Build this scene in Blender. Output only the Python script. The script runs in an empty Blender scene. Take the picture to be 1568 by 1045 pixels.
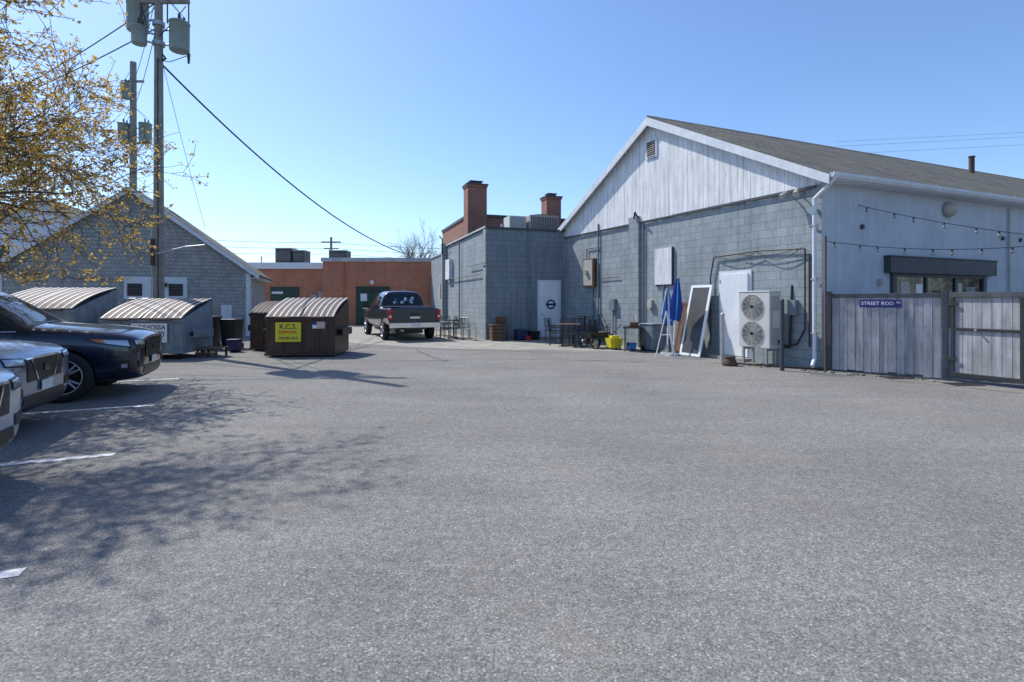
import bpy, bmesh, math, random
from mathutils import Vector, Matrix
from mathutils.bvhtree import BVHTree
sc=bpy.context.scene
COL=sc.collection
# ------------------------------------------------------------ materials
def _nt(name):
    m=bpy.data.materials.new(name); m.use_nodes=True
    nt=m.node_tree; b=nt.nodes['Principled BSDF']; return m,nt,b
def N(nt,t,**k):
    n=nt.nodes.new(t)
    for a,v in k.items(): setattr(n,a,v)
    return n
def mixc(nt,a,b,fac,mode='MIX'):
    n=N(nt,'ShaderNodeMix',data_type='RGBA',blend_type=mode)
    for s,v in ((n.inputs[0],fac),(n.inputs[6],a),(n.inputs[7],b)):
        if hasattr(v,'links'): nt.links.new(v,s)
        else: s.default_value=v if not isinstance(v,tuple) else (v+(1,))[:4]
    return n.outputs[2]
def ramp(nt,src,p0,c0,p1,c1):
    r=N(nt,'ShaderNodeValToRGB'); e=r.color_ramp.elements
    e[0].position=p0; e[0].color=(c0,c0,c0,1); e[1].position=p1; e[1].color=(c1,c1,c1,1)
    nt.links.new(src,r.inputs[0]); return r.outputs[0]
def noise(nt,vec,scale,detail=4,rough=.6,out=0):
    n=N(nt,'ShaderNodeTexNoise'); n.inputs['Scale'].default_value=scale
    n.inputs['Detail'].default_value=detail; n.inputs['Roughness'].default_value=rough
    nt.links.new(vec,n.inputs['Vector']); return n.outputs[out]
def mapping(nt,vec,sc_):
    n=N(nt,'ShaderNodeMapping'); n.inputs['Scale'].default_value=sc_
    nt.links.new(vec,n.inputs[0]); return n.outputs[0]
def bumpn(nt,h,strength,dist,prev=None):
    n=N(nt,'ShaderNodeBump'); n.inputs['Strength'].default_value=strength; n.inputs['Distance'].default_value=dist
    nt.links.new(h,n.inputs['Height'])
    if prev: nt.links.new(prev,n.inputs['Normal'])
    return n.outputs[0]
def simple(name,col,rough=.6,metal=0,var=.25,scale=3,bump=0,bscale=40,coat=0,streak=0,peel=None):
    m,nt,b=_nt(name); tc=N(nt,'ShaderNodeTexCoord').outputs['Object']
    c=col
    if var>0:
        v=ramp(nt,noise(nt,tc,scale),.3,1-var,.7,1+var*.6)
        c=mixc(nt,col,v,1.0,'MULTIPLY')
        if streak>0:
            s=ramp(nt,noise(nt,mapping(nt,tc,(7,7,.7)),1.5,5),.35,1-streak,.65,1)
            c=mixc(nt,c,s,1.0,'MULTIPLY')
        if peel:
            s=ramp(nt,noise(nt,mapping(nt,tc,(14,14,3)),1.6,6,.7),.60,0,.66,.8)
            c=mixc(nt,c,peel,s)
        nt.links.new(c,b.inputs['Base Color'])
    else: b.inputs['Base Color'].default_value=col+(1,)
    b.inputs['Roughness'].default_value=rough; b.inputs['Metallic'].default_value=metal
    if coat: b.inputs['Coat Weight'].default_value=coat; b.inputs['Coat Roughness'].default_value=.04
    if bump: nt.links.new(bumpn(nt,noise(nt,tc,bscale),bump,.01),b.inputs['Normal'])
    return m
def brickm(name,c1,c2,mort,bw,rh,ms,rough=.85,bump=.5,dist=.01,var=.2,offset=.5,smooth=.1,streak=0,stain=None):
    m,nt,b=_nt(name); t=N(nt,'ShaderNodeTexCoord'); uv=t.outputs['UV']; ob=t.outputs['Object']
    k=N(nt,'ShaderNodeTexBrick'); k.offset=offset
    k.inputs['Scale'].default_value=1; k.inputs['Brick Width'].default_value=bw; k.inputs['Row Height'].default_value=rh
    k.inputs['Mortar Size'].default_value=ms; k.inputs['Mortar Smooth'].default_value=smooth
    k.inputs['Color1'].default_value=c1+(1,); k.inputs['Color2'].default_value=c2+(1,); k.inputs['Mortar'].default_value=mort+(1,)
    nt.links.new(uv,k.inputs['Vector'])
    v=ramp(nt,noise(nt,ob,1.3,6),.3,1-var,.7,1+var*.5)
    c=mixc(nt,k.outputs['Color'],v,1.0,'MULTIPLY')
    v2=ramp(nt,noise(nt,ob,25,3),.3,.88,.7,1.08)
    c=mixc(nt,c,v2,1.0,'MULTIPLY')
    if streak:
        s=ramp(nt,noise(nt,mapping(nt,ob,(5,5,.5)),1.5,5),.3,1-streak,.6,1)
        c=mixc(nt,c,s,1.0,'MULTIPLY')
    if stain:
        s=ramp(nt,noise(nt,ob,.9,6,.7),.52,0,.66,.75)
        c=mixc(nt,c,stain,s)
    nt.links.new(c,b.inputs['Base Color']); b.inputs['Roughness'].default_value=rough
    inv=N(nt,'ShaderNodeMath',operation='SUBTRACT'); inv.inputs[0].default_value=1; nt.links.new(k.outputs['Fac'],inv.inputs[1])
    nb=bumpn(nt,inv.outputs[0],bump,dist); nb=bumpn(nt,noise(nt,ob,30,4),.35,.01,nb)
    nt.links.new(nb,b.inputs['Normal']); return m

M={}
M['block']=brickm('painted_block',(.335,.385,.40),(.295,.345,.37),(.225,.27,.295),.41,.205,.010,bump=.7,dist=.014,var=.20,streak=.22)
M['blockshade']=brickm('painted_block_shaded',(.235,.285,.315),(.215,.265,.295),(.16,.20,.23),.41,.205,.009,bump=.5,dist=.012,var=.16,streak=.25)  # same block paint with the front wall's shade put into the colour
M['stucco']=simple('painted_stucco',(.52,.57,.63),.85,var=.10,scale=1.2,bump=.4,bscale=60,streak=.10)
M['board']=simple('white_boards',(.82,.84,.85),.75,var=.10,scale=2,bump=.3,bscale=20,streak=.30,peel=(.40,.42,.43))
M['white']=simple('white_trim',(.68,.72,.76),.6,var=.12,scale=3,streak=.1)
M['door']=simple('white_door_paint',(.76,.79,.82),.45,var=.08,scale=2,streak=.06)
M['roof']=brickm('asphalt_shingles',(.18,.165,.13),(.11,.10,.085),(.05,.045,.04),.3,.14,.010,bump=.8,dist=.025,var=.4,stain=(.145,.15,.06))
M['shingle']=brickm('cedar_shingles',(.40,.405,.39),(.31,.315,.31),(.17,.17,.17),.14,.15,.005,bump=.8,dist=.02,var=.18)
M['brick']=brickm('red_brick',(.36,.125,.08),(.27,.10,.068),(.28,.22,.18),.21,.075,.01,bump=.4,var=.2)
M['obrick']=brickm('orange_brick',(.60,.22,.125),(.50,.18,.10),(.50,.29,.19),.21,.075,.008,bump=.3,var=.18,streak=.12)
M['coping']=simple('grey_coping',(.50,.51,.51),.6)
M['copdk']=simple('dark_coping',(.06,.065,.075),.6)
M['green']=simple('green_door',(.018,.07,.05),.5)
M['dark']=simple('dark_metal',(.03,.032,.035),.5,var=.3)
M['black']=simple('black_plastic',(.018,.018,.02),.45,var=.2)
M['slate']=simple('slate_paint',(.05,.06,.073),.55,var=.2)
M['galv']=simple('galvanised',(.42,.44,.46),.45,metal=.4,var=.2,scale=8)
M['pipegrey']=simple('painted_conduit',(.18,.22,.25),.6)
M['trans']=simple('transformer_paint',(.25,.33,.34),.5,var=.12)
M['pole']=simple('weathered_pole',(.33,.31,.27),.9,var=.2,scale=5,bump=.5,bscale=25,streak=.3)
M['wire']=simple('wire_black',(.02,.02,.022),.6,var=0)
M['wirelt']=simple('wire_grey',(.28,.30,.33),.6,var=0)
M['fence']=simple('weathered_fence',(.45,.445,.455),.85,var=.18,scale=3,bump=.5,bscale=20,streak=.4)
M['fencerail']=simple('fence_rail',(.09,.10,.115),.8,var=.3,streak=.3)
M['bluebin']=simple('blue_grey_steel',(.22,.28,.32),.5,var=.22,scale=4,bump=.15,bscale=8,streak=.3)
M['brownbin']=simple('brown_steel',(.085,.046,.030),.45,var=.4,scale=3,bump=.2,bscale=8,streak=.35)
M['lidw']=simple('lid_rib_light',(.46,.44,.43),.55,var=.2)
M['lidb']=simple('lid_brown',(.07,.036,.027),.7)
M['lidg']=simple('lid_maroon',(.085,.05,.047),.7)
M['yellow']=simple('yellow_paint',(.75,.66,.03),.5,var=.1)
M['signw']=simple('sign_white',(.78,.8,.82),.5,var=.04)
M['signb']=simple('sign_navy',(.03,.03,.18),.5,var=.1)
M['red']=simple('red_paint',(.5,.03,.03),.4,var=.1)
M['navyink']=simple('navy_ink',(.02,.03,.10),.5,var=0)
M['blue']=simple('blue_fabric',(.02,.06,.32),.8,var=.2)
M['bluelt']=simple('blue_plastic',(.05,.22,.50),.5,var=.15)
M['wood']=simple('brown_wood',(.17,.095,.055),.8,var=.3,streak=.3)
M['tan']=simple('tan_metal',(.43,.41,.36),.55,var=.1)
M['beige']=simple('aircon_paint',(.60,.60,.56),.5,var=.08,streak=.06)
M['screen']=simple('dark_panel',(.06,.062,.066),.5,var=.25)
M['plate']=simple('plate_white',(.7,.72,.72),.4,var=0)
M['tyre']=simple('tyre_rubber',(.018,.018,.019),.8,var=.15,scale=10)
M['rim']=simple('alloy_rim',(.62,.63,.65),.3,metal=.85,var=.05)
M['chrome']=simple('chrome',(.75,.76,.78),.15,metal=1,var=0)
M['grille']=simple('grille_black',(.01,.01,.011),.35,var=0)
M['navy']=simple('navy_car_paint',(.005,.012,.034),.22,metal=.35,var=0,coat=1)
M['silverblue']=simple('silver_blue_car_paint',(.20,.25,.34),.32,metal=.6,var=0,coat=1)
M['silver']=simple('silver_car_paint',(.42,.48,.56),.32,metal=.5,var=0,coat=1)
M['truckp']=simple('truck_paint',(.014,.019,.03),.3,metal=.3,var=0,coat=1)
M['glass']=simple('dark_glass',(.01,.014,.018),.04,var=0)
M['headl']=simple('headlight_glass',(.45,.5,.55),.08,metal=.5,var=0)
M['amber']=simple('amber_lens',(.7,.2,.02),.2,var=0)
M['tail']=simple('red_lens',(.45,.01,.012),.2,var=0)
M['concrete']=simple('old_concrete',(.31,.295,.255),.9,var=.3,scale=1.5,bump=.3,bscale=40)
M['line']=simple('line_paint',(.66,.66,.65),.8,var=.4,scale=14)
M['bark']=simple('bark',(.11,.09,.075),.9,var=.3,bump=.4)
M['bulb']=simple('bulb_glass',(.3,.3,.28),.1,var=0)
M['rock']=simple('rust_brown',(.10,.06,.045),.85)
M['crack']=simple('crack_filler',(.07,.07,.07),.9)
m,nt,b=_nt('young_leaves'); tc=N(nt,'ShaderNodeTexCoord').outputs['Object']
v=ramp(nt,noise(nt,tc,3.0,3),.35,0,.65,1)
nt.links.new(mixc(nt,(.55,.27,.06),(.52,.42,.10),v),b.inputs['Base Color']); b.inputs['Roughness'].default_value=.6
tr=N(nt,'ShaderNodeBsdfTranslucent'); tr.inputs[0].default_value=(.65,.45,.12,1)
mx=N(nt,'ShaderNodeMixShader'); mx.inputs[0].default_value=.45
nt.links.new(b.outputs[0],mx.inputs[1]); nt.links.new(tr.outputs[0],mx.inputs[2]); nt.links.new(mx.outputs[0],nt.nodes['Material Output'].inputs[0])
M['leaf']=m
M['bare']=simple('bare_twigs',(.18,.17,.15),.9)
# asphalt
m,nt,b=_nt('worn_asphalt'); tc=N(nt,'ShaderNodeTexCoord').outputs['Object']
vo=N(nt,'ShaderNodeTexVoronoi'); vo.inputs['Scale'].default_value=90; nt.links.new(tc,vo.inputs['Vector'])
sep=N(nt,'ShaderNodeSeparateColor'); nt.links.new(vo.outputs['Color'],sep.inputs[0])
c=mixc(nt,(.205,.20,.19),(.32,.305,.28),ramp(nt,sep.outputs[0],.15,0,1,1))
c=mixc(nt,c,(.42,.40,.37),ramp(nt,sep.outputs[1],.92,0,.97,1))
c=mixc(nt,c,(.08,.08,.08),ramp(nt,vo.outputs['Distance'],.4,0,.85,.75))
c=mixc(nt,c,ramp(nt,noise(nt,tc,14,5,.7),.3,.76,.7,1.18),1.0,'MULTIPLY')
c=mixc(nt,c,ramp(nt,noise(nt,tc,.35,6,.65),.33,.83,.67,1.11),1.0,'MULTIPLY')
c=mixc(nt,c,ramp(nt,noise(nt,mapping(nt,tc,(.4,2.0,1)),1.0,6,.6),.35,.92,.65,1.06),1.0,'MULTIPLY')
c=mixc(nt,c,(.24,.215,.18),ramp(nt,noise(nt,tc,.6,4,.6),.52,0,.75,.45))
c=mixc(nt,c,(.09,.09,.09),ramp(nt,noise(nt,tc,2.3,3,.5),.72,0,.80,.3))
v3=N(nt,'ShaderNodeTexVoronoi'); v3.inputs['Scale'].default_value=1.7; nt.links.new(tc,v3.inputs['Vector'])
c=mixc(nt,c,(.52,.50,.46),ramp(nt,v3.outputs['Distance'],.010,1,.017,0))
nt.links.new(c,b.inputs['Base Color']); b.inputs['Roughness'].default_value=.95; b.inputs['Specular IOR Level'].default_value=.2
nb=bumpn(nt,vo.outputs['Distance'],.4,.0045); nb=bumpn(nt,noise(nt,tc,30,5),.4,.010,nb)
nt.links.new(nb,b.inputs['Normal']); M['asphalt']=m
M['ground']=simple('dirt_grass',(.09,.095,.07),.95,var=.4,scale=.5)

# ------------------------------------------------------------ mesh builder
class MB:
    def __init__(s,X=None): s.v=[];s.f=[];s.m=[];s.s=[];s.uv=[];s.mats=[];s.X=X
    def mi(s,k):
        if k not in s.mats: s.mats.append(k)
        return s.mats.index(k)
    def add(s,vs,fs,mat,smooth=False,swap=False):
        o=len(s.v); vs=[Vector(v) for v in vs]; i=s.mi(mat)
        for v in vs: s.v.append(s.X@v if s.X else v)
        for f in fs:
            s.f.append([a+o for a in f]); s.m.append(i); s.s.append(smooth)
            p=[vs[a] for a in f]; n=Vector((0,0,0))
            for a in range(len(p)):
                q,r=p[a],p[(a+1)%len(p)]
                n+=Vector(((q.y-r.y)*(q.z+r.z),(q.z-r.z)*(q.x+r.x),(q.x-r.x)*(q.y+r.y)))
            ax,ay,az=abs(n.x),abs(n.y),abs(n.z)
            for q in p:
                if az>=ax and az>=ay: u=(q.x,q.y)
                elif ax>=ay: u=(q.y,q.z)
                else: u=(q.x,q.z)
                s.uv.append((u[1],u[0]) if swap else u)
        return s
    def box(s,x0,x1,y0,y1,z0,z1,mat,R=None,swap=False):
        vs=[Vector((x,y,z)) for x in(x0,x1) for y in(y0,y1) for z in(z0,z1)]
        if R: vs=[R@v for v in vs]
        return s.add(vs,[(0,1,3,2),(4,6,7,5),(0,4,5,1),(2,3,7,6),(0,2,6,4),(1,5,7,3)],mat,swap=swap)
    def prism(s,prof,axis,a,b,mat,swap=False):
        def mk(p,t):
            if axis=='x': return (t,p[0],p[1])
            if axis=='y': return (p[0],t,p[1])
            return (p[0],p[1],t)
        n=len(prof); vs=[mk(p,a) for p in prof]+[mk(p,b) for p in prof]
        fs=[tuple(range(n)),tuple(range(2*n-1,n-1,-1))]+[(i,(i+1)%n,(i+1)%n+n,i+n) for i in range(n)]
        return s.add(vs,fs,mat,swap=swap)
    def cyl(s,p0,p1,r0,r1=None,mat='dark',n=12,cap=True):
        p0=Vector(p0);p1=Vector(p1); r1=r0 if r1 is None else r1
        d=(p1-p0); d=d.normalized() if d.length>0 else Vector((0,0,1))
        a=d.orthogonal().normalized(); b_=d.cross(a)
        vs=[p0+(a*math.cos(t)+b_*math.sin(t))*r0 for t in [2*math.pi*i/n for i in range(n)]]
        vs+=[p1+(a*math.cos(t)+b_*math.sin(t))*r1 for t in [2*math.pi*i/n for i in range(n)]]
        s.add(vs,[(i,(i+1)%n,(i+1)%n+n,i+n) for i in range(n)],mat,True)
        if cap:
            s.add(vs[:n],[tuple(range(n-1,-1,-1))],mat); s.add(vs[n:],[tuple(range(n))],mat)
        return s
    def path(s,pts,r,mat,n=6):
        for a,b_ in zip(pts[:-1],pts[1:]): s.cyl(a,b_,r,r,mat,n,cap=True)
        return s
    def lathe(s,prof,M4,mat,n=24):
        vs=[];fs=[]
        for r,h in prof:
            for i in range(n):
                t=2*math.pi*i/n; vs.append(M4@Vector((r*math.cos(t),r*math.sin(t),h)))
        for j in range(len(prof)-1):
            for i in range(n):
                k=(i+1)%n; fs.append((j*n+i,j*n+k,(j+1)*n+k,(j+1)*n+i))
        return s.add(vs,fs,mat,True)
    def obj(s,name,parent=None,bevel=0,recalc=True):
        me=bpy.data.meshes.new(name); me.from_pydata([tuple(v) for v in s.v],[],s.f)
        for k in s.mats: me.materials.append(M[k])
        me.polygons.foreach_set('material_index',s.m); me.polygons.foreach_set('use_smooth',s.s)
        ul=me.uv_layers.new(name='UVMap'); flat=[c for u in s.uv for c in u]; ul.data.foreach_set('uv',flat)
        if recalc:
            bm=bmesh.new(); bm.from_mesh(me); bmesh.ops.recalc_face_normals(bm,faces=bm.faces); bm.to_mesh(me); bm.free()
        me.update(); o=bpy.data.objects.new(name,me); COL.objects.link(o)
        if parent: o.parent=parent
        if bevel:
            md=o.modifiers.new('b','BEVEL'); md.width=bevel; md.segments=2; md.limit_method='ANGLE'
        return o
def grp(name,x=0,y=0,rz=0,z=0):
    e=bpy.data.objects.new(name,None); COL.objects.link(e); e.location=(x,y,z); e.rotation_euler=(0,0,rz)
    e.empty_display_size=.3; return e
def ang(dx,dy): return math.atan2(dy,dx)
def text(s,size,mat,parent,loc,rot,name,align='CENTER'):
    cu=bpy.data.curves.new(name,'FONT'); cu.body=s; cu.size=size; cu.align_x=align; cu.align_y='CENTER'; cu.extrude=.002; cu.offset=size*.012
    o=bpy.data.objects.new(name,cu); COL.objects.link(o)
    dg=bpy.context.evaluated_depsgraph_get(); me=bpy.data.meshes.new_from_object(o.evaluated_get(dg))
    bpy.data.objects.remove(o); me.materials.clear(); me.materials.append(M[mat])
    o=bpy.data.objects.new(name,me); COL.objects.link(o); o.parent=parent; o.location=loc; o.rotation_euler=rot; return o

# ------------------------------------------------------------ ground
b=MB(); b.add([(-500,-300,0),(500,-300,0),(500,900,0),(-500,900,0)],[(0,1,2,3)],'ground'); b.obj('ground')
b=MB(); b.add([(-45,-35,.004),(120,-35,.004),(120,70,.004),(-45,70,.004)],[(0,1,2,3)],'asphalt'); b.obj('asphalt_parking_lot')
b=MB(); b.add([(-5.6,18.6,.008),(-2.2,16.6,.008),(2.6,15.9,.008),(4.4,15.4,.008),(4.9,15.6,.008),(2.1,21.4,.008),(-1.0,20.3,.008),(-6.5,32.4,.008),(-13.5,32.4,.008),(-12.5,27,.008)],[tuple(range(10))],'concrete'); b.obj('concrete_pavement')
ux,uy=.927,.375
b=MB()
for ex,ey,L in ((-3.98,5.23,5),(-5.25,7.68,5),(-2.78,2.97,5),(-6.55,10.3,4.5)):
    w=.05
    b.add([(ex+uy*w,ey-ux*w,.008),(ex-uy*w,ey+ux*w,.008),(ex-uy*w-ux*L,ey+ux*w-uy*L,.008),(ex+uy*w-ux*L,ey-ux*w-uy*L,.008)],[(0,1,2,3)],'line')
b.obj('parking_line_markings')
b=MB(); rd=random.Random(12)
for (x,y),(x1,y1) in (((-7.5,12.6),(1.5,13.4)),((-5,15.5),(-6,24)),((1.5,13.4),(5.5,12.9)),((-5.5,17.2),(3.5,14.6)),((6.3,11.0),(8.4,8.6)),((-3,16.3),(-1.5,13.1))):
    p=Vector((x,y)); q=Vector((x1,y1)); n=int((q-p).length/.25); pr=None
    nn=Vector((-(q-p).y,(q-p).x)).normalized()
    wob=0
    for k in range(n+1):
        wob+=rd.gauss(0,.035); c=p.lerp(q,k/n)+nn*wob; w=rd.uniform(.006,.02)
        a=(c+nn*w); d=(c-nn*w)
        if pr: b.add([(pr[0].x,pr[0].y,.0125),(pr[1].x,pr[1].y,.0125),(d.x,d.y,.0125),(a.x,a.y,.0125)],[(0,1,2,3)],'crack')
        pr=(a,d)
b.obj('asphalt_cracks')

# ------------------------------------------------------------ main gable building
C=Vector((6.87,11.59,0)); g=Vector((-.433,.901,0)); e=Vector((.920,.392,0)); LEN=42
X=Matrix(((g.x,-e.x,0,0),(g.y,-e.y,0,0),(0,0,1,0),(0,0,0,1)))
mb=grp('gabled_block_building',C.x,C.y)
W=11.06; EZ=4.35; PK=7.25; BZ=4.15; mid=W/2; sl=(PK-EZ)/mid
b=MB(X)
b.add([(0,0,0),(W,0,0),(W,0,BZ),(0,0,BZ)],[(0,1,2,3)],'block')
b.add([(W,0,0),(W,-LEN,0),(W,-LEN,EZ),(W,0,EZ)],[(0,1,2,3)],'block')
b.add([(0,0,0),(0,-LEN,0),(0,-LEN,EZ),(0,0,EZ)],[(0,1,2,3)],'stucco')
b.add([(0,-LEN,0),(W,-LEN,0),(W,-LEN,EZ),(mid,-LEN,PK),(0,-LEN,EZ)],[(0,1,2,3,4)],'board')
b.add([(0,0,BZ),(W,0,BZ),(W,0,EZ),(mid,0,PK),(0,0,EZ)],[(0,1,2,3,4)],'board')
b.box(6.12,6.62,.0,.10,0,4.3,'block'); b.box(10.85,W,.0,.08,0,4.3,'block')
b.obj('walls',mb)
b=MB(X); t=.12; random.seed(3)
zt=lambda q: EZ+sl*min(q,W-q)-.03
while t<W-.12:
    w=.185+random.uniform(-.01,.01); a,c=t,min(t+w,W-.1); zb=4.12-random.choice([0,0,0,.03,.05]); d=.026+random.uniform(0,.008)
    pr=[(a,zb),(c,zb),(c,zt(c)),(a,zt(a))]
    if a<mid<c: pr=[(a,zb),(c,zb),(c,zt(c)),(mid,zt(mid)),(a,zt(a))]
    b.prism(pr,'y',.004,d,'board'); t+=w+.009
b.obj('gable_boards',mb)
b=MB(X)
b.box(0.1,4.6,.036,.07,4.06,4.12,'copdk'); b.box(4.6,W-.1,.036,.066,4.07,4.11,'copdk')
b.obj('gable_flashing',mb)
b=MB(X); ov=.32; th=.1
def slope(x): return EZ+sl*x
b.prism([(-ov,slope(-ov)),(mid,PK),(mid,PK+th),(-ov,slope(-ov)+th)],'y',.22,-LEN-.3,'roof',swap=True)
b.prism([(W+ov,slope(-ov)),(mid+.001,PK),(mid+.001,PK+th),(W+ov,slope(-ov)+th)],'y',.22,-LEN-.3,'roof',swap=True)
b.prism([(mid-.14,PK+.03),(mid,PK+.135),(mid+.14,PK+.03),(mid,PK+.09)],'y',.225,-LEN-.3,'roof')
b.obj('shingle_roof',mb)
b=MB(X)
hh=.19
b.prism([(-ov-.02,slope(-ov)-hh*.75),(mid,PK-hh),(mid,PK+th-.03),(-ov-.02,slope(-ov)+th-.035)],'y',.222,.255,'white')
b.prism([(W+ov+.02,slope(-ov)-hh*.75),(mid,PK-hh),(mid,PK+th-.03),(W+ov+.02,slope(-ov)+th-.035)],'y',.2221,.2551,'white')
b.prism([(-ov,slope(-ov)-.02),(mid,PK-.02),(mid,PK-.003),(-ov,slope(-ov)-.003)],'y',.04,.22,'white')
b.prism([(W+ov,slope(-ov)-.02),(mid,PK-.02),(mid,PK-.003),(W+ov,slope(-ov)-.003)],'y',.04,.22,'white')
b.box(-ov,-.002,-LEN,.2,EZ-.19,EZ-.17,'white')
b.obj('rake_trim',mb)
b=MB(X)
b.prism([(-ov-.10,EZ-.05),(-ov-.10,EZ-.11),(-ov-.06,EZ-.17),(-ov-.003,EZ-.17),(-ov-.003,EZ-.05),(-ov-.02,EZ-.05),(-ov-.02,EZ-.15),(-ov-.08,EZ-.12),(-ov-.085,EZ-.05)],'y',.2,-LEN,'white')
for k in range(1,36): b.box(-ov-.104,-ov,-k*1.15,-k*1.15-.03,EZ-.045,EZ-.035,'galv')
b.path([(-ov-.05,.1,EZ-.15),(-ov+.05,.14,EZ-.3),(.08,.12,EZ-.55),(.08,.12,.25),(.0,.3,.1)],.042,'white',10)
for z in(.8,2.0,3.2): b.box(.02,.14,.05,.17,z,z+.03,'galv')
b.obj('gutter_and_downspout',mb)
b=MB(X); vx=mid-.22
b.box(vx-.02,vx+.50,.035,.07,6.05,6.65,'white'); 
b.box(vx+.05,vx+.43,.071,.075,6.12,6.58,'black')
for k in range(7): b.add([(vx+.05,.075,6.13+k*.065),(vx+.43,.075,6.13+k*.065),(vx+.43,.095,6.10+k*.065+.01),(vx+.05,.095,6.10+k*.065+.01)],[(0,1,2,3)],'tan')
b.obj('gable_vent',mb)
b=MB(X)
b.box(1.82,2.86,.001,.03,.08,2.32,'white'); b.box(1.9,2.78,.031,.07,.1,2.24,'door')
b.box(1.78,2.9,.0,.35,.0,.08,'concrete'); b.cyl((1.98,.07,1.05),(1.98,.13,1.05),.03,.03,'galv')
for z in(.4,1.2,2.0): b.box(2.765,2.795,.07,.08,z,z+.1,'galv')
b.obj('steel_door',mb,bevel=.004)
b=MB(X)
b.box(4.63,5.35,.001,.07,2.03,3.14,'board'); b.box(4.6,5.38,.0,.05,2.0,2.03,'copdk'); b.box(4.60,4.63,.0,.075,2.0,3.16,'copdk'); b.box(5.35,5.38,.0,.075,2.0,3.16,'white')
b.box(8.6,9.3,.001,.16,2.05,3.1,'wood'); b.box(8.66,9.24,.161,.175,2.1,3.05,'tan'); 
b.box(7.4,7.7,.001,.12,1.2,1.6,'pipegrey'); b.box(5.5,5.7,.001,.1,1.3,1.55,'tan'); b.box(.55,.75,.001,.12,1.2,1.55,'pipegrey')
b.obj('wall_panels',mb,bevel=.005)
b=MB(X)
b.path([(.35,.06,.9),(.35,.06,2.72),(1.6,.06,2.78),(3.0,.06,2.72),(3.12,.06,2.2),(3.12,.06,.3)],.018,'dark',8)
b.path([(.25,.05,.5),(.25,.05,2.6)],.02,'dark',8)
b.path([(.35,.06,.9),(.5,.1,.55),(.9,.15,.4)],.022,'black',8)
random.seed(5)
for a0,a1,zz,dp in ((.4,1.6,2.76,.24),(1.6,2.95,2.76,.16),(.5,2.2,2.74,.1)):
    b.path([(a0+(a1-a0)*k/10,.09,zz-dp*math.sin(math.pi*k/10)) for k in range(11)],.009,'wire',5)
b.path([(8.45,.05,.4),(8.45,.05,4.35)],.03,'pipegrey',8)
b.path([(8.45,.05,3.5),(9.2,.05,3.5),(9.2,.05,3.1)],.02,'pipegrey',8)
b.path([(8.8,.05,.3),(8.8,.05,2.05)],.03,'pipegrey',8)
b.path([(5.95,.05,.2),(5.95,.05,4.0)],.025,'pipegrey',8)
b.path([(5.0,.05,.2),(5.0,.05,2.0)],.03,'pipegrey',8)
b.path([(7.55,.05,.2),(7.55,.05,1.2)],.02,'pipegrey',8)
b.path([(6.3,.13,4.25),(6.1,.25,4.4),(6.0,.2,4.2)],.03,'dark',8)
b.cyl((9.0,.16,2.6),(9.0,.26,2.6),.10,.10,'galv',16)
b.path([(7.2,.05,2.35),(8.4,.05,2.33)],.012,'wire',5)
b.obj('wall_conduits',mb)
b=MB(X)
b.path([(.7,.04,4.0),(.7,.2,4.05)],.02,'galv'); b.cyl((.7,.2,4.05),(.75,.32,3.94),.04,.075,'tan')
b.path([(.5,.04,4.0),(.45,.2,4.05)],.02,'galv'); b.cyl((.45,.2,4.05),(.38,.32,3.94),.04,.075,'tan')
b.obj('floodlight_pair',mb)
b=MB(X)
b.box(-.16,-.001,-6.63,-2.15,2.2,2.58,'slate'); b.box(-.18,-.001,-6.66,-2.12,2.582,2.61,'copdk')
b.box(-.07,-.001,-2.53,-2.38,.6,2.198,'slate'); b.box(-.07,-.001,-6.35,-6.2,.6,2.198,'slate')
b.box(-.06,-.001,-6.2,-2.53,.85,.95,'slate'); b.box(-.06,-.001,-6.2,-2.53,2.12,2.198,'slate')
for y in(-3.75,-4.98): b.box(-.055,-.001,y-.04,y+.04,.95,2.12,'slate')
b.box(-.02,-.0012,-6.2,-2.53,.95,2.12,'glass')
for y0,y1,z0,z1,mt in ((-3.1,-2.75,1.62,2.0,'tan'),(-3.6,-3.35,1.7,1.95,'signw'),(-4.4,-4.0,1.65,1.8,'wood'),(-5.9,-5.5,1.6,1.9,'bluebin'),(-5.3,-5.1,1.75,2.0,'tan')): b.box(-.0245,-.0205,y0,y1,z0,z1,mt)
b.obj('side_window',mb,bevel=.002)
b=MB(X)
b.box(-.05,-.001,-9.5,-8.4,.0,2.35,'white'); b.box(-.07,-.051,-9.4,-8.5,.05,2.25,'door')
b.obj('side_door',mb)
b=MB(X)
b.lathe([(.0,0),(.17,0),(.2,.05),(.16,.16),(.06,.22),(0,.23)],Matrix.Translation((-.001,-4.65,3.86))@Matrix.Rotation(-math.pi/2,4,'Y'),'tan',16)
b.box(-.1,-.001,-2.0,-1.9,1.9,2.05,'tan'); b.path([(-.05,-7.5,.5),(-.05,-7.5,4.1)],.025,'tan',8)
for y in(-1.3,-7.2,-8.1): b.box(-.05,-.001,y-.08,y,3.2,3.3,'dark')
b.obj('wall_vent_and_box',mb)
b=MB(X)
px=4.7; b.cyl((px,-15.8,slope(px)),(px,-15.8,slope(px)+.75),.1,.1,'rock'); b.cyl((px,-15.8,slope(px)+.75),(px,-15.8,slope(px)+.8),.12,.12,'rock')
b.obj('roof_vent_pipe',mb)

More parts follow.
